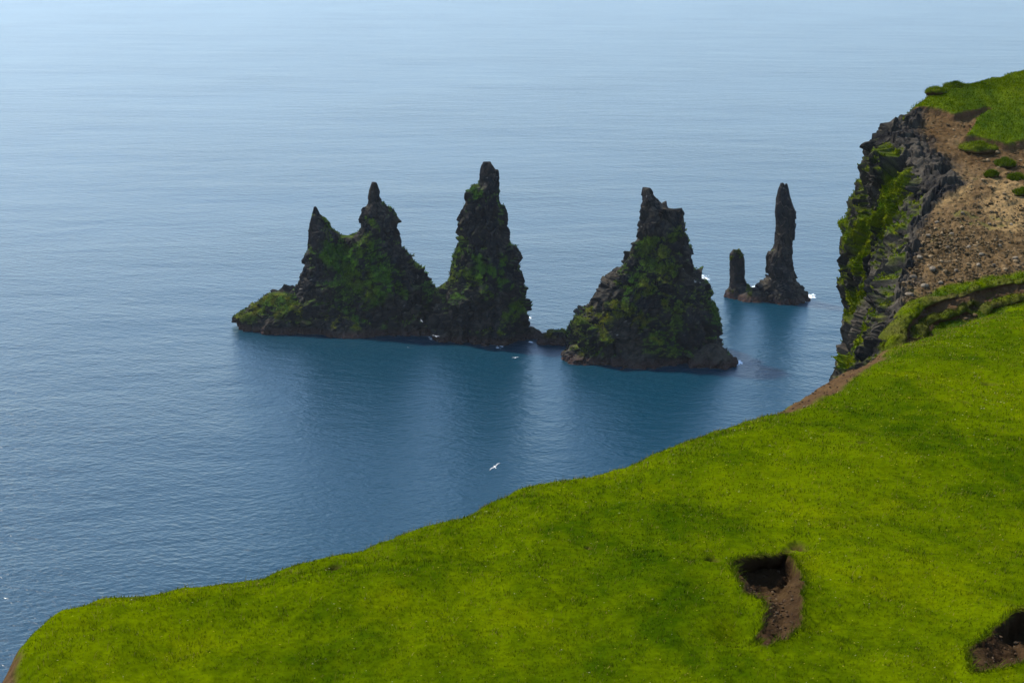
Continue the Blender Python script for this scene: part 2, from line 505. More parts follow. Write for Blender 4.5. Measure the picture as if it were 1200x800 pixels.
def stack_needle():
    root = empty('sea_stack')
    tag(root, 'slender needle of rock with a short stub pillar on the same low base', 'sea stack', 'basalt sea stacks rising from the bay')
    sink = []
    D = 561
    o = loft('pillar', [(215, 915), (224, 911.8), (236, 909.7), (251, 908.6), (270, 909.5), (291, 906.5), (297, 901), (303, 899.5), (315, 900), (325, 902), (330, 896), (336, 888), (346, 884), (362, 882)],
         [(215, 918.5), (222, 922), (234, 926.7), (247, 931.8), (262, 932), (279, 928.8), (300, 927.7), (317, 928.8), (328, 932), (338, 940), (351, 949), (362, 951)],
         D, [(215, .9), (235, 3), (260, 3.6), (300, 5), (330, 7), (362, 10)], root, 11, 120, .7, .8, (2.4, 2.4, 4.5), veg_bias=-.9, vegsink=sink)
    o['label'] = 'tall bare needle of dark rock'
    for pts, d in (([(216, 921.4), (228, 919)], [(216, 923), (228, 925.5)]),):
        pass
    loft('tip', [(215.5, 920.2), (222, 919.5), (240, 917)], [(215.5, 922.8), (222, 924.5), (240, 928)], D - .6, [(215, .5), (240, 2)], root, 12, 40, .7, .3, veg_bias=-.9)
    o = loft('pillar', [(293, 858.5), (297, 855.5), (302, 855), (319, 855.6), (336, 855), (343, 850), (347, 848), (356, 848)],
         [(293, 865), (296, 870), (304, 872.5), (325, 872), (333, 875), (338, 879), (344, 889), (356, 893)],
         565, [(293, 1.6), (300, 2.6), (330, 3.2), (356, 7)], root, 13, 90, .7, .6, (2.2, 2.2, 3.5), veg_bias=-.1, veg_z=(30, 40), moss=.3, vegsink=sink)
    o['label'] = 'short stub pillar with a greenish top'
    loft('ledge', [(339, 880), (346, 866), (356, 862)], [(338, 894), (346, 902), (357, 906)], 560, [(339, 2.5), (357, 7)], root, 14, 70, .8, .6, veg_bias=.05, moss=.8, vegsink=sink)
    leaf_scatter('vegetation', sink, 1800, .6, root)
    return root
def low_rock(L, R, D, dep, label, seed, vb, moss):
    root = empty('low_rock')
    tag(root, label, 'rock', 'low rocks between the sea stacks')
    sink = []
    loft('rock_mass', L, R, D, dep, root, seed, 80, .7, .7, (2, 2, 2.4), veg_bias=vb, moss=moss, vegsink=sink)
    if vb > 0: leaf_scatter('vegetation', sink, 700, .5, root)
stack_three_peaks()
stack_triangle()
stack_needle()
low_rock([(384, 620), (390, 614), (402, 612)], [(384, 626), (389, 633), (394, 636), (402, 636)], 506, [(384, 1.5), (402, 5)], 'small bare dark rock at the foot of the tallest peak', 15, -.5, .2)
low_rock([(388, 643), (394, 632), (402, 628), (411, 627)], [(388, 662), (393, 668), (402, 672), (411, 674)], 499, [(388, 2), (411, 6)], 'low mossy rock in the gap beside the triangular stack', 16, .25, .9)

# ------------------------------------------------------------------ near grassy hillside
PA, PB, PC = 0.0, -.17, H - 10.2
EDGE_PX = [(92, 900), (62, 830), (50, 795), (42, 768), (46, 742), (62, 722), (88, 703), (120, 690), (200, 680), (300, 668), (370, 650), (440, 629), (520, 598), (570, 576), (610, 558),
           (650, 551), (700, 545), (770, 525), (850, 492), (925, 466), (960, 448), (1000, 428), (1060, 396), (1130, 375), (1200, 352)]
edge = np.array([on_plane(u, v, PA, PB, PC)[:2] for u, v in EDGE_PX])
edge = np.concatenate([[[edge[0, 0] + 6, -30.0]], edge, [[56, 126], [100, 152], [190, 190]]])
# region polygon of the hill top (inside = on the turf)
hill_poly = np.concatenate([edge, [[260, 190], [260, -30]]])
def px_poly(px):
    return np.array([on_plane(u, v, PA, PB, PC)[:2] for u, v in px])
HOLE1 = px_poly([(860, 668), (872, 661), (887, 657), (905, 657), (921, 655), (932, 664), (933, 676), (940, 684), (936, 705), (937, 738), (921, 751), (897, 759), (889, 744), (901, 722), (896, 708), (874, 700), (866, 687)])
HOLE2 = px_poly([(1137, 758), (1151, 752), (1166, 741), (1186, 728), (1230, 714), (1270, 730), (1262, 766), (1200, 775), (1176, 781), (1142, 783)])
SOIL_EDGE = px_poly([(905, 476), (925, 462), (945, 440), (985, 415), (1045, 400), (1032, 420), (1000, 444), (965, 461), (930, 476)])
PITS = [(934, 637, .20, .22), (924, 642, .14, .15), (941, 642, .12, .12), (835, 660, .16, .2), (1160, 446, .32, .28), (392, 664, .16, .18), (690, 640, .10, .1), (1130, 470, .2, .15), (1010, 520, .15, .12)]
PITS = [(*on_plane(u, v, PA, PB, PC)[:2], r, d) for u, v, r, d in PITS]
DIPS = [(*on_plane(u, v, PA, PB, PC)[:2], r, d) for u, v, r, d in ((868, 738, .42, .30), (850, 742, .35, .14), (1118, 776, .5, .18), (560, 640, .9, .16), (620, 700, .8, -.10), (760, 600, 1.2, -.14))]
def hole_field(x, y, poly, dmax, talus, slope):
    """depth of a cavity; far side is a wall, the floor climbs back out towards the near side"""
    s = np.full(x.shape, -9.0)
    bx = poly.min(0) - 1.5; tx = poly.max(0) + 1.5
    m = (x > bx[0]) & (x < tx[0]) & (y > bx[1]) & (y < tx[1])
    dep = np.zeros(x.shape); shift = np.zeros(x.shape)
    if not m.any(): return dep, s, shift
    xx, yy = x[m], y[m]
    wob = .16 * fbm(P3(xx * 2.2, yy * 2.2, 4.0), 4)
    sm = poly_sd(xx, yy, poly) + wob
    far = poly[:, 1].max()
    q = far - yy
    prof = np.interp(q, [-.5, 0.0, .35, talus, talus + .9 * slope, talus + 1.7 * slope, talus + 3 * slope], [.4, .45, .55, 1.0, .62, .34, .22]) * dmax
    prof *= 1 + .5 * fbm(P3(xx * 2.4, yy * 2.4, 1.0), 4)
    dep[m] = sstep(-.02, np.where(q < 1.1, .12, .12 + .6 * sstep(1.1, 2.2, q)), sm) * prof
    shift[m] = sstep(0.0, .16, sm) * .55 * np.exp(-np.clip(q, 0, 9) / 1.0) * dmax
    s[m] = sm
    return dep, s, shift
def hill(x, y, fine=True):
    """height, soil amount and undercut shift of the hillside"""
    d = -poly_sd(x, y, hill_poly)                       # outside positive
    d = d + .35 * fbm(P3(x * .25, y * .25, 2.0), 3) + .10 * fbm(P3(x * 1.1, y * 1.1, 3.0), 2)
    z = PA * x + PB * y + PC
    z = z + 8.3 * np.clip((21 - y) / 21, 0, None) ** 1.6
    z = z + .42 * fbm(P3(x * .11, y * .11, 5.0), 3) + .24 * fbm(P3(x * .36, y * .30, 6.0), 3)
    if fine:
        z = z + .055 * fbm(P3(x * 1.7, y * 1.2, 7.0), 3) + .03 * fbm(P3(x * 5, y * 5, 8.0), 2)
    tip = sstep(-6.5, -8.6, x) * sstep(30.5, 28, y)                           # sharper brink at the left-hand corner of the slope
    dd = np.clip(d + 3.0 - 2.2 * tip, 0, None)
    r1 = np.minimum(dd, 3.0)
    drop = .5 * .085 * r1 ** 2
    e = np.clip(d, 0, None)
    e1 = np.minimum(e, 1.4)
    drop = drop + .255 * e1 + .5 * 1.75 * e1 ** 2 + np.clip(e - 1.4, 0, None) * 2.7
    drop = drop * (1 + .10 * fbm(P3(x * .3, y * .3, 9.0), 3) * (e > .3))
    z = z - drop
    h1, s1, f1 = hole_field(x, y, HOLE1, .72, .9, 2.2)
    h2, s2, f2 = hole_field(x, y, HOLE2, .62, .9, 1.2)
    lip = .10 * np.exp(-(np.clip(-s1, 0, 9) / .35) ** 2) * (s1 < 0) + .08 * np.exp(-(np.clip(-s2, 0, 9) / .3) ** 2) * (s2 < 0)
    z = z - h1 - h2 + lip
    soil = np.maximum(sstep(-.09, -.01, s1), sstep(-.09, -.01, s2))
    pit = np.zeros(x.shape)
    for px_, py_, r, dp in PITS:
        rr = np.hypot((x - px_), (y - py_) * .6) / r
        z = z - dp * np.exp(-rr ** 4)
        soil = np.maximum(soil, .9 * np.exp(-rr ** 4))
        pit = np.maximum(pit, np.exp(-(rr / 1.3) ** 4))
    for px_, py_, r, dp in DIPS:
        z = z - dp * np.exp(-((x - px_) ** 2 + ((y - py_) * .55) ** 2) / r ** 2)
    se = poly_sd(x, y, SOIL_EDGE) + .5 * fbm(P3(x * .6, y * .6, 3.3), 3)
    soil = np.maximum(soil, sstep(-.15, .35, se))
    soil = np.maximum(soil, sstep(.55 - .15 * tip, 1.3 - .6 * tip, d + .5 * fbm(P3(x * .8, y * .8, 1.7), 3)))
    soil = np.clip(soil, 0, 1)
    if fine: z = z + soil * (.16 * fbm(P3(x * 2.2, y * 2.2, 5.5), 4) + .05 * facets(P3(x * 4.5, y * 4.5, 1.0)))
    hollow = np.maximum(np.maximum(sstep(-.3, 0, s1), sstep(-.3, 0, s2)), pit)      # darkens the soil colour inside the hollows and pits
    return z, soil, f1 + f2, d, hollow
G_DARK = np.array([.020, .040, .0004]); G_MID = np.array([.057, .081, .0003]); G_YEL = np.array([.098, .098, .0006]); G_DRY = np.array([.20, .155, .05])
SOIL = np.array([.038, .022, .012]); SOIL2 = np.array([.062, .038, .017])
def grass_color(x, y):
    a = fbm(P3(x * .16, y * .10, 1.0), 3); b = fbm(P3(x * .7, y * .45, 2.0), 3); c = fbm(P3(x * 2.6, y * 1.6, 3.0), 2)
    t = np.clip(.66 + 1.1 * a + .85 * b + .5 * c, 0, 1.15)
    col = lerp(G_DARK, G_MID, t[:, None])
    yv = sstep(.12, .55, .5 * a + .9 * fbm(P3(x * .5, y * .33, 14.0), 3) + .35 * c)
    return lerp(col, G_YEL, (.17 * yv)[:, None])
def soil_color(x, y, z):
    t = np.clip(.4 + .9 * fbm(P3(x * 1.3, y * 1.3, z * 1.3), 4), 0, 1)
    return lerp(SOIL, SOIL2, t[:, None])
def build_hill():
    def spaced(a, b, dens):
        out = [a]
        while out[-1] < b: out.append(out[-1] + dens(out[-1]))
        return np.array(out)
    Ds = spaced(1.0, 170, lambda D: (.8 if D < 18 else .055 if D < 35.5 else .12 if D < 75 else .22 if D < 118 else 1.5))
    an = np.radians(spaced(-60, 62, lambda a: (.10 if -25.5 < a < 25 else .22 if 25 <= a < 36 else 2.0)))
    A, R = np.meshgrid(an, Ds)
    X = R * np.tan(np.clip(A, -1.1, 1.1)); Y = R.copy()
    x, y = X.ravel(), Y.ravel()
    z, soil, sh, d, hollow = hill(x, y)
    keep = z > -8
    V = np.stack([x, y + sh, np.maximum(z, -8)], -1)
    col = lerp(grass_color(x, y) * .92, soil_color(x, y, z) * lerp(1.25, .70, hollow)[:, None], soil[:, None])
    f = grid_faces(len(Ds), len(an))
    f = f[keep[f].any(1)]
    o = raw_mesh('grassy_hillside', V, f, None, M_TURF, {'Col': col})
    tag(o, 'bright green grassy slope falling to the cliff edge in front', kind='structure')
    return o
hillside = build_hill()

def blades(name, x, y, zfun, hgt, wid, col, mat=M_LEAF, parent=None, lean=.55, by=-.05):
    n = len(x)
    z = zfun
    az = rng.uniform(0, 2 * np.pi, n)
    s = np.stack([np.cos(az), np.sin(az), 0 * az], -1) * (wid / 2)[:, None]
    la = rng.uniform(0, 2 * np.pi, n); lm = rng.uniform(.1, 1, n) * lean
    dvec = np.stack([np.cos(la) * lm + .12, np.sin(la) * lm + by, np.ones(n)], -1)
    p = np.stack([x, y, z - .01], -1)
    m1 = p + dvec * (hgt * .55)[:, None]
    tip = p + np.stack([dvec[:, 0] * 1.7, dvec[:, 1] * 1.7, dvec[:, 2] * .95], -1) * hgt[:, None]
    V = np.stack([p - s, p + s, m1 + s * .7, m1 - s * .7, tip], 1).reshape(-1, 3)
    b = np.arange(n)[:, None] * 5
    f4 = b + np.array([[0, 1, 2, 3]]); f3 = b + np.array([[3, 2, 4]])
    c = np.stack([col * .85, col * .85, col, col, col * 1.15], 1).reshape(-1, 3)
    return raw_mesh(name, V, f4, f3, mat, {'Col': c}, parent, smooth=True)
def build_grass():
    # candidate points over the visible part of the slope, density falls with distance
    xs, ys = [], []
    for d0, d1, per in ((22, 28, 420), (28, 34, 360), (34, 42, 240), (42, 52, 150), (52, 66, 95), (66, 85, 60), (85, 130, 30)):
        x0, x1 = -.45 * d1, .68 * d1
        n = int((x1 - x0) * (d1 - d0) * per)
        xs.append(rng.uniform(x0, x1, n)); ys.append(rng.uniform(d0, d1, n))
    x = np.concatenate(xs); y = np.concatenate(ys)
    m = (x > -.42 * y - 1) & ((x < .42 * y + 1) | ((x < .66 * y) & (rng.random(len(x)) < .6)))
    x, y = x[m], y[m]
    m = poly_sd(x, y, hill_poly) > -1.3
    x, y = x[m], y[m]
    z, soil, sh, d, hollow = hill(x, y)
    keep = (soil < .3) & (d < 1.0) & (rng.random(len(x)) < np.clip(.55 + 1.1 * fbm(P3(x * 2.2, y * 2.2, 5), 2), .25, 1))
    x, y, z = x[keep], y[keep], z[keep]
    sc_ = y / 28.0
    clump = np.clip(1 + 1.1 * fbm(P3(x * 1.1, y * .8, 33.0), 3), .35, 2.2)
    h = rng.uniform(.03, .085, len(x)) * clump * np.clip(sc_, .9, 2.0) ** .5
    wd = rng.uniform(.010, .020, len(x)) * np.clip(sc_, .9, 4.5)
    col = grass_color(x, y) * rng.uniform(.65, 1.45, (len(x), 1))
    lite = rng.random(len(x)) < .16
    col[lite] = col[lite] * .5 + G_YEL * rng.uniform(.5, 1.1, (lite.sum(), 1))
    dry = rng.random(len(x)) < .04
    col[dry] = G_DRY * rng.uniform(.6, 1.2, (dry.sum(), 1))
    o = blades('grass', x, y, z, h, wd, np.clip(col, .002, .6))
    tag(o, 'short green turf blades covering the near slope', 'grass', kind='stuff')
    print('grass blades', len(x))
    # longer tufts hanging over the rims of the two hollows
    hx, hy = [], []
    for poly in (HOLE1, HOLE2):
        q = np.concatenate([poly, poly[:1]])
        r = resample(q, 2600)
        hx.append(r[:, 0] + rng.normal(0, .09, len(r))); hy.append(r[:, 1] + rng.normal(0, .09, len(r)))
    x = np.concatenate(hx); y = np.concatenate(hy)
    z, soil, sh, d, hollow = hill(x, y)
    m = soil < .85
    x, y, z = x[m], y[m], z[m]
    col = grass_color(x, y) * rng.uniform(.5, 1.25, (len(x), 1))
    o = blades('rim_grass', x, y, z, rng.uniform(.08, .24, len(x)), rng.uniform(.010, .02, len(x)), np.clip(col, .002, .6), lean=.9)
    tag(o, 'long grass tufts hanging over the rims of the earth hollows', 'grass', kind='stuff')
    hx, hy = [], []
    for poly in (HOLE1, HOLE2):
        r = resample(np.concatenate([poly, poly[:1]]), 6000)
        r = r[r[:, 1] > poly[:, 1].max() - .75]
        r = r[fbm(P3(r[:, 0] * 2.2, r[:, 1] * 2.2, 9.0), 2) > -.12]
        hx.append(r[:, 0] + rng.normal(0, .05, len(r))); hy.append(r[:, 1] + rng.normal(.08, .07, len(r)))
    x = np.concatenate(hx); y = np.concatenate(hy)
    z, soil, sh, d, hollow = hill(x, y)
    m = soil < .9
    x, y, z = x[m], y[m], z[m]
    col = lerp(grass_color(x, y), G_DRY, .5 * rng.random((len(x), 1)) ** 2) * rng.uniform(.4, 1.1, (len(x), 1))
    o = blades('overhanging_grass', x, y, z, rng.uniform(.10, .26, len(x)), rng.uniform(.010, .02, len(x)), np.clip(col, .0003, .6), lean=.7, by=-1.1)
    tag(o, 'grass folding down over the dark back walls of the hollows', 'grass', kind='stuff')
    # taller dry stems, mostly along the brink
    n = 46000
    x = rng.uniform(-13, 40, n); y = rng.uniform(23, 95, n)
    d = -poly_sd(x, y, hill_poly)
    m = (np.abs(x) < .4 * y) & (((d > -1.6) & (d < .5)) | (rng.random(n) < .10)) & (d < .6)
    x, y = x[m], y[m]
    z, soil, sh, d, hollow = hill(x, y)
    m = soil < .3
    x, y, z = x[m], y[m], z[m]
    h = rng.uniform(.10, .26, len(x)); wd = rng.uniform(.006, .012, len(x)) * np.clip(y / 28, 1, 3)
    col = lerp(G_YEL, G_DRY, rng.random((len(x), 1)))
    o = blades('seed_stems', x, y, z, h, wd, col, lean=.35)
    tag(o, 'thin yellowish seed stems standing up along the grassy brink', 'grass', kind='stuff')
    # small white and yellow flower heads in the turf
    n = 3600
    x = rng.uniform(-11, 40, n); y = 23 + 72 * rng.random(n) ** 1.6
    m = (np.abs(x) < .38 * y) & (poly_sd(x, y, hill_poly) > .2)
    x, y = x[m], y[m]
    z, soil, sh, d, hollow = hill(x, y)
    m = soil < .2
    x, y, z = x[m], y[m], z[m] + rng.uniform(.05, .11, m.sum())
    n = len(x)
    k = 6
    th = np.arange(k) * 2 * np.pi / k
    r = rng.uniform(.010, .024, n) * np.clip(y / 30, 1, 2)
    ring = np.stack([x[:, None] + r[:, None] * np.cos(th), y[:, None] + r[:, None] * np.sin(th), z[:, None] + 0 * th - .5 * r[:, None] * np.sin(th)], -1)
    V = np.concatenate([ring, np.stack([x, y, z + r * .5], -1)[:, None]], 1).reshape(-1, 3)
    b = np.arange(n)[:, None] * 7
    f3 = np.concatenate([b + np.array([[i, (i + 1) % k, 6]]) for i in range(k)])
    c = np.where(rng.random((n, 1)) < .35, np.array([[.34, .34, .22]]), np.array([[.30, .26, .04]]))
    o = raw_mesh('wild_flowers', V, None, f3, M_LEAF, {'Col': np.repeat(c, 7, 0)}, smooth=False)
    tag(o, 'tiny white and yellow flowers dotted through the turf', 'flowers', kind='stuff')
build_grass()

# ------------------------------------------------------------------ rocky headland on the far side of the gully
QA, QB = .0247, .311
QC = H - 35.4 - QA * 31.6 - QB * 118
def onq(u, v, dz=0.0): return on_plane(u, v, QA, QB, QC + dz)
RIM_PX = [(1046, 402), (1052, 372), (1050, 345), (1056, 318), (1063, 290), (1069, 262), (1084, 238), (1090, 215), (1076, 192), (1053, 172), (1038, 154), (1050, 141), (1070, 127), (1092, 112), (1135, 103), (1170, 96), (1200, 89), (1250, 79)]
rim = np.array([onq(u, v)[:2] for u, v in RIM_PX])
rim = np.concatenate([[[22, 80], [25, 95], [28.5, 107]], rim, [[100, 181], [140, 186], [230, 190]]])
def smooth(a, k):
    w_ = np.hanning(2 * k + 3)[1:-1]; w_ /= w_.sum()
    return np.stack([np.convolve(np.pad(a[:, i], k, 'edge'), w_, 'valid') for i in range(a.shape[1])], -1)
def qpoly(px): return np.array([onq(u, v)[:2] for u, v in px])
GRASS_TOP = qpoly([(1058, 129), (1080, 130), (1095, 134), (1118, 141), (1157, 133), (1148, 141), (1138, 152), (1133, 163), (1120, 172), (1140, 170), (1165, 174), (1182, 178), (1210, 170), (1330, 160), (1330, 62), (1200, 84), (1090, 104), (1052, 122)])
GRASS_LOW = qpoly([(1050, 402), (1058, 372), (1080, 346), (1112, 332), (1150, 327), (1200, 318), (1330, 296), (1330, 420), (1050, 440)])
def head_top(x, y):
    z = QA * x + QB * y + QC
    z = np.minimum(z, H - 3)
    g = poly_sd(x, y, GRASS_TOP) + .8 * fbm(P3(x * .35, y * .35, 11.0), 3)
    step = sstep(-.15, .35, g)
    z = z + .75 * step + .5 * fbm(P3(x * .12, y * .12, 21.0), 3) + .25 * fbm(P3(x * .5, y * .4, 22.0), 3)
    gl = poly_sd(x, y, GRASS_LOW) + .5 * fbm(P3(x * .4, y * .4, 12.0), 3)
    return z, step, sstep(-.2, .5, gl)
FACE_H = np.array([0, .6, 1.5, 4, 7, 10, 14, 16.5, 19.5, 24, 28, 36, 60, 100, 150])
FACE_O = np.array([0, .5, 1.5, 2.3, 2.6, 3.8, 4.3, 3.7, 3.0, 3.4, 3.6, 4.4, 8, 14, 22])
VEG_PX = [(1003, 258, 1.7), (1000, 275, 1.2), (1030, 245, 1.5), (1045, 225, 1.2), (1028, 270, 1.5), (1038, 290, 1.3), (1012, 300, 1.2), (1020, 318, 1.3), (1045, 262, 1.0), (1000, 365, 1.7), (1010, 385, 1.6), (990, 378, 1.3), (1020, 355, 1.0),
          (982, 415, 1.0), (1062, 178, .8), (1052, 190, .8), (1105, 190, .7), (1095, 175, .7), (1038, 205, .8), (1016, 345, .9)]
def build_headland():
    n_s = 620
    rp = resample(rim, n_s, lambda x, y: np.where((y > 108) & (x < 75), 1.0, .18))
    base = smooth(rp, 6)
    jit = fbm(P3(rp[:, 0] * .22, rp[:, 1] * .22, 3.0), 4)
    tng = np.gradient(smooth(rp, 24), axis=0); tng /= np.linalg.norm(tng, axis=1)[:, None]
    nrm = np.stack([-tng[:, 1], tng[:, 0]], -1)                       # outward (sea side)
    base = base + nrm * (.9 * jit)[:, None]
    # --- top
    tt = np.concatenate([np.linspace(0, 1, 210) ** 1.15 * 36, 36 + np.linspace(0, 1, 22)[1:] ** 1.6 * 150])
    yin = 70 + (np.arange(n_s) / (n_s - 1)) ** .9 * 118
    yin = np.interp(np.arange(n_s), np.arange(n_s), smooth(np.stack([base[:, 1] * .75 + 36, base[:, 1]], -1), 40)[:, 0])
    tgt = np.stack([np.full(n_s, 250.0), yin], -1)
    dirs = tgt - base; dirs /= np.linalg.norm(dirs, axis=1)[:, None]
    T = base[:, None] + dirs[:, None] * tt[None, :, None]
    x, y = T[..., 0].ravel(), T[..., 1].ravel()
    z, g1, gl = head_top(x, y)
    dist = np.tile(tt, n_s)
    p = P3(x, y, z)
    rock = sstep(2.2, .5, dist + 2.0 * fbm(p * .3 + 2, 3) - 2.4 * sstep(140, 146, y) * sstep(166, 156, y) - 1.6 * sstep(124, 120, y)) 
    rough = (1 - g1) * (1 - gl)
    z = z + rough * (.32 * fbm(p * .6, 4) + .14 * facets(p / .7)) + rock * (1 - g1) * (1.0 * facets(p / np.array([1.9, 1.9, 1.5])) + .45 * facets(p / .7 + 5))
    z = z - .35 * np.exp(-dist / .8)
    Vt = np.stack([x, y, z], -1).reshape(n_s, len(tt), 3)
    # --- face
    hh = np.concatenate([np.linspace(0, 34, 190)[1:], np.linspace(34, 118, 40)[1:]])
    z0 = Vt[:, 0, 2]
    off = np.interp(hh, FACE_H, FACE_O)
    zf = z0[:, None] - hh[None]
    vary = 1 + .45 * fbm(P3(rp[:, 0] * .12, rp[:, 1] * .12, 8.0), 2)[:, None] * sstep(0, 6, hh)[None]
    xf = base[:, 0:1] + nrm[:, 0:1] * off[None] * vary; yf = base[:, 1:2] + nrm[:, 1:2] * off[None] * vary
    Vf = np.stack([xf, yf, zf], -1)
    q = Vf + .9 * np.stack([fbm(Vf * .35, 2), fbm(Vf * .35 + 9, 2), fbm(Vf * .35 + 19, 2)], -1)
    dsp = 1.3 * facets(q / np.array([1.9, 1.9, 5.2])) + .6 * facets(q / np.array([.75, .75, 2.0]) + 7) + .28 * facets(Vf / .42 + 3)
    dsp += 1.1 * fbm(Vf * .16 + 3, 3)
    dsp *= sstep(0, .9, hh)[None]
    up = np.zeros_like(Vf); up[..., :2] = nrm[:, None]; up[..., 2] = .25
    Vf = Vf + up * dsp[..., None]
    V = np.concatenate([Vt[:, ::-1], Vf], 1)
    nn = grid_normals(V)
    if nn[..., 2].mean() < 0: nn = -nn
    nt_ = len(tt)
    Vx = V.reshape(-1, 3); Nx = nn.reshape(-1, 3)
    # --- colours
    X, Y, Z = Vx.T
    face = np.zeros((n_s, V.shape[1])); face[:, nt_:] = 1
    hgt = np.zeros((n_s, V.shape[1])); hgt[:, nt_:] = hh
    face = face.ravel(); hgt = hgt.ravel()
    bk = lambda a: a.reshape(n_s, nt_)[:, ::-1]
    pad = lambda a, val: np.concatenate([bk(a), np.full((n_s, len(hh)), val)], 1).ravel()
    G1 = pad(g1, 0.); GL = pad(gl, 0.); RK = pad(rock, 1.)
    n1 = fbm(Vx * .22, 4); n2 = fbm(Vx * .9 + 4, 3); n3 = fbm(Vx * 2.6 + 14, 2)
    scree = lerp(np.array([.046, .029, .013]), np.array([.125, .082, .040]), np.clip(.45 + .9 * n2 + .7 * n3, 0, 1)[:, None])
    red = lerp(np.array([.058, .034, .015]), np.array([.122, .079, .038]), np.clip(.5 + 1.2 * n1 + .4 * n3, 0, 1)[:, None])
    upper = sstep(137, 143, Y + 3 * n1)
    ground = lerp(scree, red, upper[:, None])
    tan = np.zeros(len(X))
    for u, v, r in ((1112, 212, 2.2), (1100, 225, 1.6), (1190, 236, 2.4), (1175, 250, 2.0)):
        c = onq(u, v)
        tan = np.maximum(tan, np.exp(-((X - c[0]) ** 2 + ((Y - c[1]) * .5) ** 2) / r ** 2))
    ground = lerp(ground, np.array([.19, .125, .055]) * (1 + .6 * n3)[:, None], (sstep(.25, .6, tan + .5 * n2) * .8)[:, None])
    weed = sstep(.30, .55, n1 + .5 * n2) * .55
    ground = lerp(ground, np.array([.06, .075, .012]), weed[:, None])
    rk = lerp(np.array([.014, .0135, .014]), np.array([.072, .061, .046]), np.clip(.36 + .9 * n1 + .7 * n3, 0, 1)[:, None])
    rk = lerp(rk, np.array([.13, .118, .10]), (sstep(.25, .5, n2) * .5 * sstep(10, 3, np.abs(hgt - 13)))[:, None])
    col = lerp(ground, rk, RK[:, None])
    # plants on the face
    pu = Vx - np.array([0, 0, H])
    zc = pu[:, 1] * cP - pu[:, 2] * sP
    veg = np.zeros(len(X))
    seeds = []
    fm = np.where(face > 0)[0]
    uu = 600 + F * pu[fm, 0] / zc[fm]; vv = 400 - F * (pu[fm, 1] * sP + pu[fm, 2] * cP) / zc[fm]
    facing = (Nx[fm] * -pu[fm]).sum(1) > 0
    for u, v, r in VEG_PX:
        dpx = np.hypot(uu - u, vv - v) + 1e3 * (~facing)
        k = fm[np.argmin(dpx)]
        seeds.append((Vx[k], r))
    for c, r in seeds:
        veg = np.maximum(veg, np.exp(-(((Vx - c) ** 2).sum(1)) / (1.8 * r) ** 2))
    veg = sstep(.22, .45, veg + .45 * n2 + .25 * Nx[:, 2] * face - .1) * sstep(-1, 0, -RK + .99 + RK)
    general = sstep(.35, .7, .9 * fbm(Vx * .18 + 77, 3) + .6 * Nx[:, 2] + .3 * n2) * face
    veg = np.maximum(veg * np.maximum(face, RK), general * .8)
    gcol = lerp(np.array([.038, .072, .002]), np.array([.100, .112, .003]), np.clip(.5 + 1.1 * n2 + .4 * n3, 0, 1)[:, None])
    col = lerp(col, gcol, veg[:, None])
    turf = np.maximum(G1, GL * sstep(.0, .35, .45 + n1 * 1.2))
    tcol = grass_color(X, Y) * 1.1
    # bare earth where the turf step is steep
    earth = sstep(.92, .72, Nx[:, 2]) * (1 - face) * np.clip(G1 * (1 - G1) * 6 + GL * .7, 0, 1)
    col = lerp(col, tcol, turf[:, None])
    col = lerp(col, np.array([.075, .042, .022]), earth[:, None])
    f = grid_faces(n_s, V.shape[1])
    o = raw_mesh('rocky_headland', Vx, f, None, M_CLIFF, {'Col': np.clip(col, .004, .9)}, smooth=False)
    tag(o, 'steep headland with dark cliff face, brown scree and grass top', kind='structure')
    # leafy plants hanging on the face
    m = (veg > .5) & (hgt < 40) & (np.maximum(face, RK) > .3) & (Y > 105) & (Y < 172)
    leaf_scatter('hanging_plants', [(Vx[m], Nx[m], gcol[m])], 70000, .17, o, gain=1.15)
    # grass on the top
    m = (turf > .6) & (earth < .3) & (X < 75) & (Y > 108)
    i = rng.choice(np.where(m)[0], 42000)
    jx = rng.normal(0, .15, (len(i), 3)); jx[:, 2] = 0
    p = Vx[i] + jx
    b = blades('grass', p[:, 0], p[:, 1], p[:, 2], rng.uniform(.10, .26, len(i)), rng.uniform(.05, .09, len(i)), np.clip(grass_color(p[:, 0], p[:, 1]) * rng.uniform(.9, 1.7, (len(i), 1)), .0003, .5), parent=o, lean=.6)
    b['kind'] = 'stuff'
    return o, Vx, Nx, turf, veg, RK, face, hgt
head, HV, HN, HTURF, HVEG, HRK, HFACE, HH = build_headland()

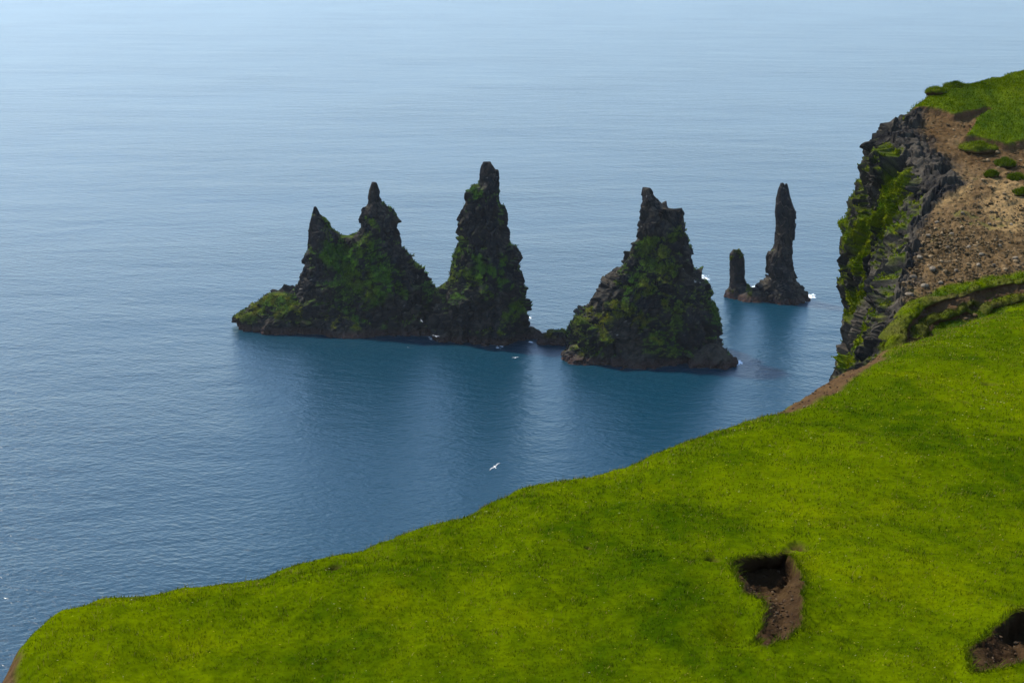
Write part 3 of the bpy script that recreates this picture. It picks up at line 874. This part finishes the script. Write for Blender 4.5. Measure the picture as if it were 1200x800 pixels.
# ---- stones
def ico_stone(seed, sub=1):
    bm = bmesh.new()
    bmesh.ops.create_icosphere(bm, subdivisions=sub, radius=1.0)
    V = np.array([v.co[:] for v in bm.verts]); Fc = np.array([[v.index for v in f.verts] for f in bm.faces])
    bm.free()
    f1, f2, c = worley(V * .9 + seed * 5.3)
    V = V * (1 + .28 * fbm(V * 1.1 + seed * 3.1, 2) + .22 * (c % 9 / 9. - .5))[:, None]
    V *= np.array([1.0, .8, .62])
    return V, Fc
STONES = [ico_stone(s, 1) for s in range(6)]
def scatter_stones():
    m = (HTURF < .2) & (HFACE < 1) & (HV[:, 0] < 70) & (HV[:, 1] > 108) & (HV[:, 1] < 160) & (HRK < .8)
    idx = np.where(m)[0]
    dens = fbm(HV[idx] * .12 + 50, 3)
    pr = np.clip(.6 + 1.3 * dens, .08, 1) * (.12 + .88 * sstep(143, 133, HV[idx, 1]))
    idx = rng.choice(idx, 12000, p=pr / pr.sum())
    Vs, Fs, Cs, off = [], [], [], 0
    for i in idx:
        V, Fc = STONES[rng.integers(6)]
        s = .04 + .08 * rng.random() + .22 * rng.random() ** 10
        a = rng.uniform(0, 6.28); ca, sa = math.cos(a), math.sin(a)
        W = V * s
        W = np.stack([W[:, 0] * ca - W[:, 1] * sa, W[:, 0] * sa + W[:, 1] * ca, W[:, 2]], -1)
        p = HV[i] + [rng.normal(0, .15), rng.normal(0, .15), s * .2]
        Vs.append(W + p); Fs.append(Fc + off); off += len(V)
        t = rng.random()
        c = lerp(np.array([.055, .038, .019]), np.array([.19, .135, .075]), t ** 3)
        Cs.append(np.repeat(c[None], len(V), 0))
    o = raw_mesh('scree', np.concatenate(Vs), None, np.concatenate(Fs), M_STONE, {'Col': np.concatenate(Cs)}, head, smooth=False)
    o['kind'] = 'stuff'
    # larger boulders that can be told apart
    protos = []
    for k in range(4):
        V, Fc = ico_stone(20 + k, 2)
        c = lerp(np.array([.050, .040, .030]), np.array([.19, .155, .11]), rng.random() * .8)
        protos.append((V, Fc, c))
    spots = [(1078, 302, .55), (1092, 316, .6), (1103, 330, .5), (1120, 318, .42), (1150, 300, .45), (1172, 288, .4), (1135, 288, .45), (1110, 292, .38), (1185, 262, .36), (1160, 262, .38), (1088, 276, .45),
             (1070, 320, .7), (1084, 336, .6), (1066, 342, .8), (1098, 258, .4), (1128, 252, .36), (1146, 315, .4), (1190, 305, .42), (1115, 272, .4), (1164, 312, .34)]
    me_cache = {}
    tree_xy = HV[(HFACE < 1)]
    for j, (u, v, r) in enumerate(spots):
        k = j % 4
        p = onq(u, v)
        near = tree_xy[np.argmin((tree_xy[:, 0] - p[0]) ** 2 + (tree_xy[:, 1] - p[1]) ** 2)]
        if k not in me_cache:
            V, Fc, c = protos[k]
            b = raw_mesh('boulder', V, None, Fc, M_STONE, {'Col': np.repeat(c[None], len(V), 0)}, head, smooth=False)
            me_cache[k] = b.data
        else:
            b = bpy.data.objects.new('boulder', me_cache[k]); C.objects.link(b); b.parent = head
        b.location = (near[0], near[1], near[2] + r * .15)
        r *= .62
        b.scale = (r, r, r); b.rotation_euler = (rng.uniform(-.3, .3), rng.uniform(-.3, .3), rng.uniform(0, 6.28))
scatter_stones()

def soil_clods():
    pts = []
    for poly, n in ((HOLE1, 420), (HOLE2, 260), (SOIL_EDGE, 520)):
        lo, hi = poly.min(0), poly.max(0)
        p = rng.uniform(lo, hi, (n * 4, 2))
        p = p[poly_sd(p[:, 0], p[:, 1], poly) > .02][:n]
        pts.append(p)
    p = np.concatenate(pts)
    z, soil, sh, d, hollow = hill(p[:, 0], p[:, 1])
    Vs, Fs, Cs, off = [], [], [], 0
    for i in range(len(p)):
        V, Fc = STONES[rng.integers(6)]
        sz = .015 + .05 * rng.random() ** 3 + (.06 * rng.random() ** 4 if p[i, 1] > 45 else 0)
        a = rng.uniform(0, 6.28); ca, sa = math.cos(a), math.sin(a)
        W = V * sz
        W = np.stack([W[:, 0] * ca - W[:, 1] * sa, W[:, 0] * sa + W[:, 1] * ca, W[:, 2]], -1)
        Vs.append(W + [p[i, 0], p[i, 1] + sh[i], z[i] + sz * .15]); Fs.append(Fc + off); off += len(V)
        c = lerp(SOIL, np.array([.085, .060, .036]), rng.random() ** 2)
        Cs.append(np.repeat(c[None], len(V), 0))
    o = raw_mesh('soil_clods', np.concatenate(Vs), None, np.concatenate(Fs), M_STONE, {'Col': np.concatenate(Cs)}, hillside, smooth=False)
    o['kind'] = 'stuff'
soil_clods()

# ---- overhanging strips of turf at the foot of the scree
def turf_ledge(px, dz, prof, seed):
    pts = np.array([onq(u, v, dz) for u, v in px])
    s = np.concatenate([[0], np.cumsum(np.linalg.norm(np.diff(pts, axis=0), axis=1))])
    n = int(s[-1] / .10)
    t = np.linspace(0, s[-1], n)
    c = smooth(np.stack([np.interp(t, s, pts[:, k]) for k in range(3)], -1), 8)
    tg = np.gradient(c, axis=0)[:, :2]; tg /= np.linalg.norm(tg, axis=1)[:, None]
    out = np.stack([tg[:, 1], -tg[:, 0]], -1)                  # downhill side, to the right of the path direction
    pa = np.array(prof, float)
    m = 46
    ls = np.concatenate([[0], np.cumsum(np.hypot(*np.diff(pa[:, :2], axis=0).T))])
    q = np.linspace(0, ls[-1], m)
    a = np.interp(q, ls, pa[:, 0]); z = np.interp(q, ls, pa[:, 1]); g = np.interp(q, ls, pa[:, 2])
    fade = np.minimum(sstep(0, 1.6, t), sstep(s[-1], s[-1] - 1.6, t))
    w_ = np.clip(.85 + 1.3 * fbm(P3(t * .22, seed, 0.0), 3), .25, 1.5)
    c[:, :2] += out * (1.1 * fbm(P3(t * .25, seed, 5.0), 3))[:, None]
    V = np.zeros((n, m, 3))
    V[..., :2] = c[:, None, :2] + out[:, None] * (a[None] * w_[:, None])[..., None]
    V[..., 2] = c[:, None, 2] + (z[None] * w_[:, None]) * fade[:, None] - (1 - fade[:, None]) * .8
    V[..., 2] += QB * (V[..., 1] - c[:, None, 1]) * .55
    nz = .34 * fbm(V * .7 + seed, 3) + .20 * fbm(V * 2.2, 3)
    V += nz[..., None] * np.array([.7, -.7, 1.0])
    V[..., 2] += .0
    Vf = V.reshape(-1, 3)
    G = np.tile(g, n) + .25 * fbm(Vf * 1.6, 2)
    gr = sstep(.35, .65, G)
    col = lerp(soil_color(Vf[:, 0], Vf[:, 1], Vf[:, 2]) * 1.35, lerp(grass_color(Vf[:, 0], Vf[:, 1]), np.array([.075, .070, .018]), np.clip(.45 + fbm(Vf * .5, 2), 0, 1)[:, None]) * .8, gr[:, None])
    o = raw_mesh('turf_ledge', Vf, grid_faces(n, m), None, M_TURF, {'Col': col}, head)
    m2 = np.where(gr > .6)[0]
    i = rng.choice(m2, min(4500, len(m2) * 4))
    p = Vf[i] + rng.normal(0, .05, (len(i), 3)) * [1, 1, 0]
    b = blades('grass', p[:, 0], p[:, 1], p[:, 2], rng.uniform(.08, .22, len(i)), rng.uniform(.03, .06, len(i)), np.clip(col[i] * rng.uniform(.6, 1.3, (len(i), 1)), .003, .5), parent=o, lean=.9)
    b['kind'] = 'stuff'
LEDGE = [(-2.3, -1.2, 1), (-1.6, -.15, 1), (-.9, .16, 1), (-.35, .20, 1), (0, .12, 1), (.14, -.02, .8), (.12, -.14, .3), (-.02, -.22, 0), (-.10, -.42, 0), (.05, -.62, 0), (.5, -.82, 0), (1.0, -1.0, .1), (1.6, -1.3, .5), (2.3, -2.2, .8)]
turf_ledge([(1060, 408), (1062, 388), (1068, 374), (1078, 364), (1091, 356), (1106, 351), (1126, 347), (1143, 341), (1165, 335), (1200, 328), (1250, 318), (1290, 310)], .95, LEDGE, 3)
turf_ledge([(1078, 398), (1086, 384), (1098, 376), (1114, 370), (1130, 363), (1146, 360)], .35, LEDGE, 9)
turf_ledge([(1150, 366), (1164, 360), (1180, 358), (1205, 348), (1250, 340)], .3, LEDGE, 21)

# ---- grass tussocks standing on the bare ground
def tussock(u, v, wpx, hpx, label):
    p = onq(u, v)
    tops = HV[HFACE < 1]
    near = tops[np.argmin((tops[:, 0] - p[0]) ** 2 + (tops[:, 1] - p[1]) ** 2)]
    zc = near[1] * cP - (near[2] - H) * sP
    rw, rh = wpx / 2 * zc / F, .70 * hpx * zc / F
    root = empty('grass_tussock', near)
    tag(root, label, 'grass tussock', 'tussocks of turf left standing on the headland')
    n, m = 16, 36
    th = np.linspace(0, 2 * np.pi, m, endpoint=False); rows = []
    for k in range(n):
        t = k / (n - 1)
        ang = t * np.pi * .62
        r = math.sin(min(ang, math.pi * .62)) ; z = math.cos(ang)
        rows.append(np.stack([rw * r * np.cos(th), rw * .75 * r * np.sin(th), np.full(m, rh * (z + .30) / 1.3)], -1))
    V = np.array(rows) + 1e-4
    V *= (1 + .45 * fbm(V * 1.1 + u, 4))[..., None]
    V[..., 2] = V[..., 2] * 1.1 - rh * .38 + .22 * rh * fbm(V * .9 + 3 * u, 3)
    Vf = V.reshape(-1, 3)
    W = Vf + near
    up = np.repeat(1 - np.linspace(0, 1, n), m)
    gr = sstep(.18, .36, up + .2 * fbm(W * 2, 2))
    col = lerp(soil_color(*W.T) * .7, lerp(grass_color(W[:, 0], W[:, 1]), np.array([.060, .058, .014]), .45) * .9, gr[:, None])
    f3 = [(i, m + i, m + (i + 1) % m) for i in range(0)]
    raw_mesh('mound', Vf, grid_faces(n, m, True), None, M_TURF, {'Col': col}, root)
    i = rng.choice(np.where(gr > .5)[0], 900)
    q = Vf[i] + rng.normal(0, .05, (len(i), 3)) * [1, 1, 0]
    b = blades('grass', q[:, 0], q[:, 1], q[:, 2], rng.uniform(.12, .36, len(i)), rng.uniform(.04, .07, len(i)), np.clip(grass_color(q[:, 0] + near[0], q[:, 1] + near[1]) * rng.uniform(.8, 1.7, (len(i), 1)), .003, .5), parent=root, lean=1.0)
    b['kind'] = 'stuff'
tussock(1177, 192, 27, 11, 'largest round grass tussock on the brown bare slope of the headland')
tussock(1162, 206, 17, 8, 'small grass tussock on bare soil, left of and below the largest one')
tussock(1191, 208, 20, 9, 'flat grass tussock on bare soil, below the largest one at the frame edge')
tussock(1198, 226, 22, 10, 'lowest turf clump on the brown slope with a dark soil underside')
tussock(1146, 176, 44, 13, 'long turf hump with dark soil underside below the headland grass')
tussock(1097, 113, 26, 9, 'dark green turf hummock on the skyline at the headland brink')
tussock(1119, 107, 28, 7, 'low bushy turf hummock on the skyline, right of the darker one')
tussock(1058, 134, 14, 8, 'dark tuft of plants on the upper cliff corner')

# ------------------------------------------------------------------ foam round the rocks
def foam_material():
    m, n, b = new_mat('foam')
    b.inputs['Base Color'].default_value = (.75, .80, .82, 1)
    b.inputs['Roughness'].default_value = .8
    return m
M_FOAM = foam_material()
def foam(cells):
    Vs, Fs, off = [], [], 0
    for u, v, ru, n in cells:
        c = at_z(u, v, 0)
        for k in range(n):
            r = rng.uniform(.12, .38)
            a = rng.normal(0, ru * .30); b_ = rng.normal(0, ru * .45)
            mth = 9
            th = np.arange(mth) * 2 * np.pi / mth
            rr = r * rng.uniform(.5, 1.3, mth)
            z0 = .05 + .002 * len(Vs) % .05
            V = np.stack([c[0] + a + rr * 1.8 * np.cos(th), c[1] + b_ + rr * np.sin(th), np.full(mth, .03)], -1)
            V = np.concatenate([V, [[c[0] + a, c[1] + b_, .06 + r * .22 + rng.uniform(0, .03)]]])
            Vs.append(V)
            Fs.append(np.array([[i, (i + 1) % mth, mth] for i in range(mth)]) + off); off += mth + 1
    o = raw_mesh('sea_foam', np.concatenate(Vs), None, np.concatenate(Fs), M_FOAM, smooth=True)
    tag(o, 'white foam washing at the feet of the rock stacks', 'foam', kind='stuff')
foam([(948, 347, 4.5, 90), (942, 352, 3, 40), (884, 337, 4, 40), (820, 325, 5, 70), (826, 327, 3, 30), (862, 425, 3.2, 70), (866, 424, 2, 30), (620, 372, 2, 20), (506, 396, 2.5, 5), (586, 406, 2.5, 7), (622, 401, 2, 5)])

# ------------------------------------------------------------------ gulls
def feather_mats():
    out = []
    for nm, c in (('white_plumage', (.50, .50, .48)), ('grey_plumage', (.26, .27, .28)), ('dark_wing_tip', (.04, .04, .045)), ('bill', (.55, .38, .06))):
        m, n, b = new_mat(nm)
        ns = noise_node(n, 60, 3)
        r = ramp(n, ns.outputs[0], [(.3, tuple(x * .8 for x in c)), (.7, c)])
        n.links.new(r.outputs[0], b.inputs['Base Color'])
        b.inputs['Roughness'].default_value = .8
        out.append(m)
    return out
FM = feather_mats()
def gull_mesh():
    # one closed surface: body rings along Y (beak towards +Y), wings drawn out of the flanks
    bm = bmesh.new()
    prof = [(-.30, .012, .006, 0), (-.24, .045, .012, 0), (-.16, .035, .025, 0), (-.08, .055, .050, -.005), (.02, .065, .060, -.008), (.10, .058, .055, -.004), (.15, .042, .042, .008), (.19, .038, .040, .016), (.225, .030, .032, .018), (.25, .012, .012, .012)]
    K = 10
    rings = []
    for y, rx, rz, zc in prof:
        rings.append([bm.verts.new((rx * math.cos(2 * math.pi * i / K), y, zc + rz * math.sin(2 * math.pi * i / K))) for i in range(K)])
    fl = {}
    for a in range(len(rings) - 1):
        for i in range(K):
            f = bm.faces.new((rings[a][i], rings[a][(i + 1) % K], rings[a + 1][(i + 1) % K], rings[a + 1][i]))
            fl[(a, i)] = f
    bm.faces.new(rings[0]); bm.faces.new(rings[-1][::-1])
    bm.normal_update()
    WING = [(.10, .00, .03, 1.5), (.24, .035, .07, 1.35), (.38, .03, .075, 1.1), (.50, -.02, .05, .75), (.60, -.08, .02, .35)]
    for side in (1, -1):
        seg = [0, K - 1] if side > 0 else [K // 2 - 1, K // 2]
        # wing root: the faces of rings 3..4 beside the flank
        fs = [fl[(a, i)] for a in (3, 4) for i in seg]
        root_c = sum((f.calc_center_median() for f in fs), Vector()) / len(fs)
        for span, sweep, dih, chord in WING:
            r = bmesh.ops.extrude_face_region(bm, geom=fs)
            nv = [g for g in r['geom'] if isinstance(g, bmesh.types.BMVert)]
            nf = [g for g in r['geom'] if isinstance(g, bmesh.types.BMFace)]
            bmesh.ops.delete(bm, geom=fs, context='FACES_ONLY')
            c = sum((v.co for v in nv), Vector()) / len(nv)
            ymx = max(abs(v.co.y - c.y) for v in nv); zmx = max(abs(v.co.z - c.z) for v in nv)
            for v in nv:
                dy = (v.co.y - c.y) / ymx; dz = (v.co.z - c.z) / zmx
                v.co = Vector((side * (.05 + span), root_c.y + sweep + dy * .062 * chord, root_c.z + dih + dz * .009 * chord))
            fs = nf
            bm.faces.ensure_lookup_table()
    bmesh.ops.recalc_face_normals(bm, faces=bm.faces[:])
    for f in bm.faces:
        c = f.calc_center_median()
        f.smooth = True
        if abs(c.x) > .55: f.material_index = 2
        elif abs(c.x) > .07 and f.normal.z > 0: f.material_index = 1
    me = bpy.data.meshes.new('gull')
    bm.to_mesh(me); bm.free()
    for m in FM[:3]: me.materials.append(m)
    bk = bmesh.new()
    bmesh.ops.create_cone(bk, cap_ends=True, segments=8, radius1=.011, radius2=.003, depth=.05)
    bmesh.ops.rotate(bk, verts=bk.verts, matrix=Matrix.Rotation(-math.pi / 2, 3, 'X'))
    bmesh.ops.translate(bk, verts=bk.verts, vec=(0, .27, .010))
    mb = bpy.data.meshes.new('bill'); bk.to_mesh(mb); bk.free(); mb.materials.append(FM[3])
    return me, mb
GM, BM_ = gull_mesh()
def gull(u, v, D, rot, label):
    p = at_y(u, v, D)
    o = bpy.data.objects.new('gull', GM); C.objects.link(o)
    o.location = p; o.rotation_euler = rot
    tag(o, label, 'gull', 'gulls flying over the water')
    b = bpy.data.objects.new('bill', BM_); C.objects.link(b); b.parent = o
gull(580, 547, 122, (0.15, math.radians(-30), math.radians(20)), 'white gull gliding just above the grassy brink')
gull(511, 394, 190, (.1, math.radians(15), math.radians(20)), 'white gull flying low at the foot of the three peaks')
gull(604, 419, 230, (.1, math.radians(-8), math.radians(-10)), 'white gull over dark water by the gap in the stacks')
gull(478, 407, 380, (.1, math.radians(25), math.radians(60)), 'tiny pale gull over the dark reflection below the ridge')
gull(494, 376, 330, (.1, math.radians(30), math.radians(-50)), 'pale gull passing in front of the dark ridge between peaks')

# ------------------------------------------------------------------ sea haze
def haze():
    bm = bmesh.new()
    bmesh.ops.create_cube(bm, size=1.0)
    bmesh.ops.scale(bm, verts=bm.verts, vec=(26400, 17400, H + 2 + 1))
    bmesh.ops.translate(bm, verts=bm.verts, vec=(0, 5500, (H + 2 - 1) / 2))
    me = bpy.data.meshes.new('haze'); bm.to_mesh(me); bm.free()
    m = bpy.data.materials.new('haze'); m.use_nodes = True
    n = m.node_tree
    for nd in list(n.nodes):
        if nd.type != 'OUTPUT_MATERIAL': n.nodes.remove(nd)
    v = n.nodes.new('ShaderNodeVolumePrincipled')
    v.inputs['Color'].default_value = (.80, .90, 1.0, 1)
    v.inputs['Density'].default_value = .000024
    v.inputs['Anisotropy'].default_value = .3
    n.links.new(v.outputs[0], n.nodes['Material Output'].inputs['Volume'])
    me.materials.append(m)
    o = bpy.data.objects.new('haze', me); C.objects.link(o)
    tag(o, 'pale sea haze thickening with distance over the water', 'haze', kind='stuff')
haze()
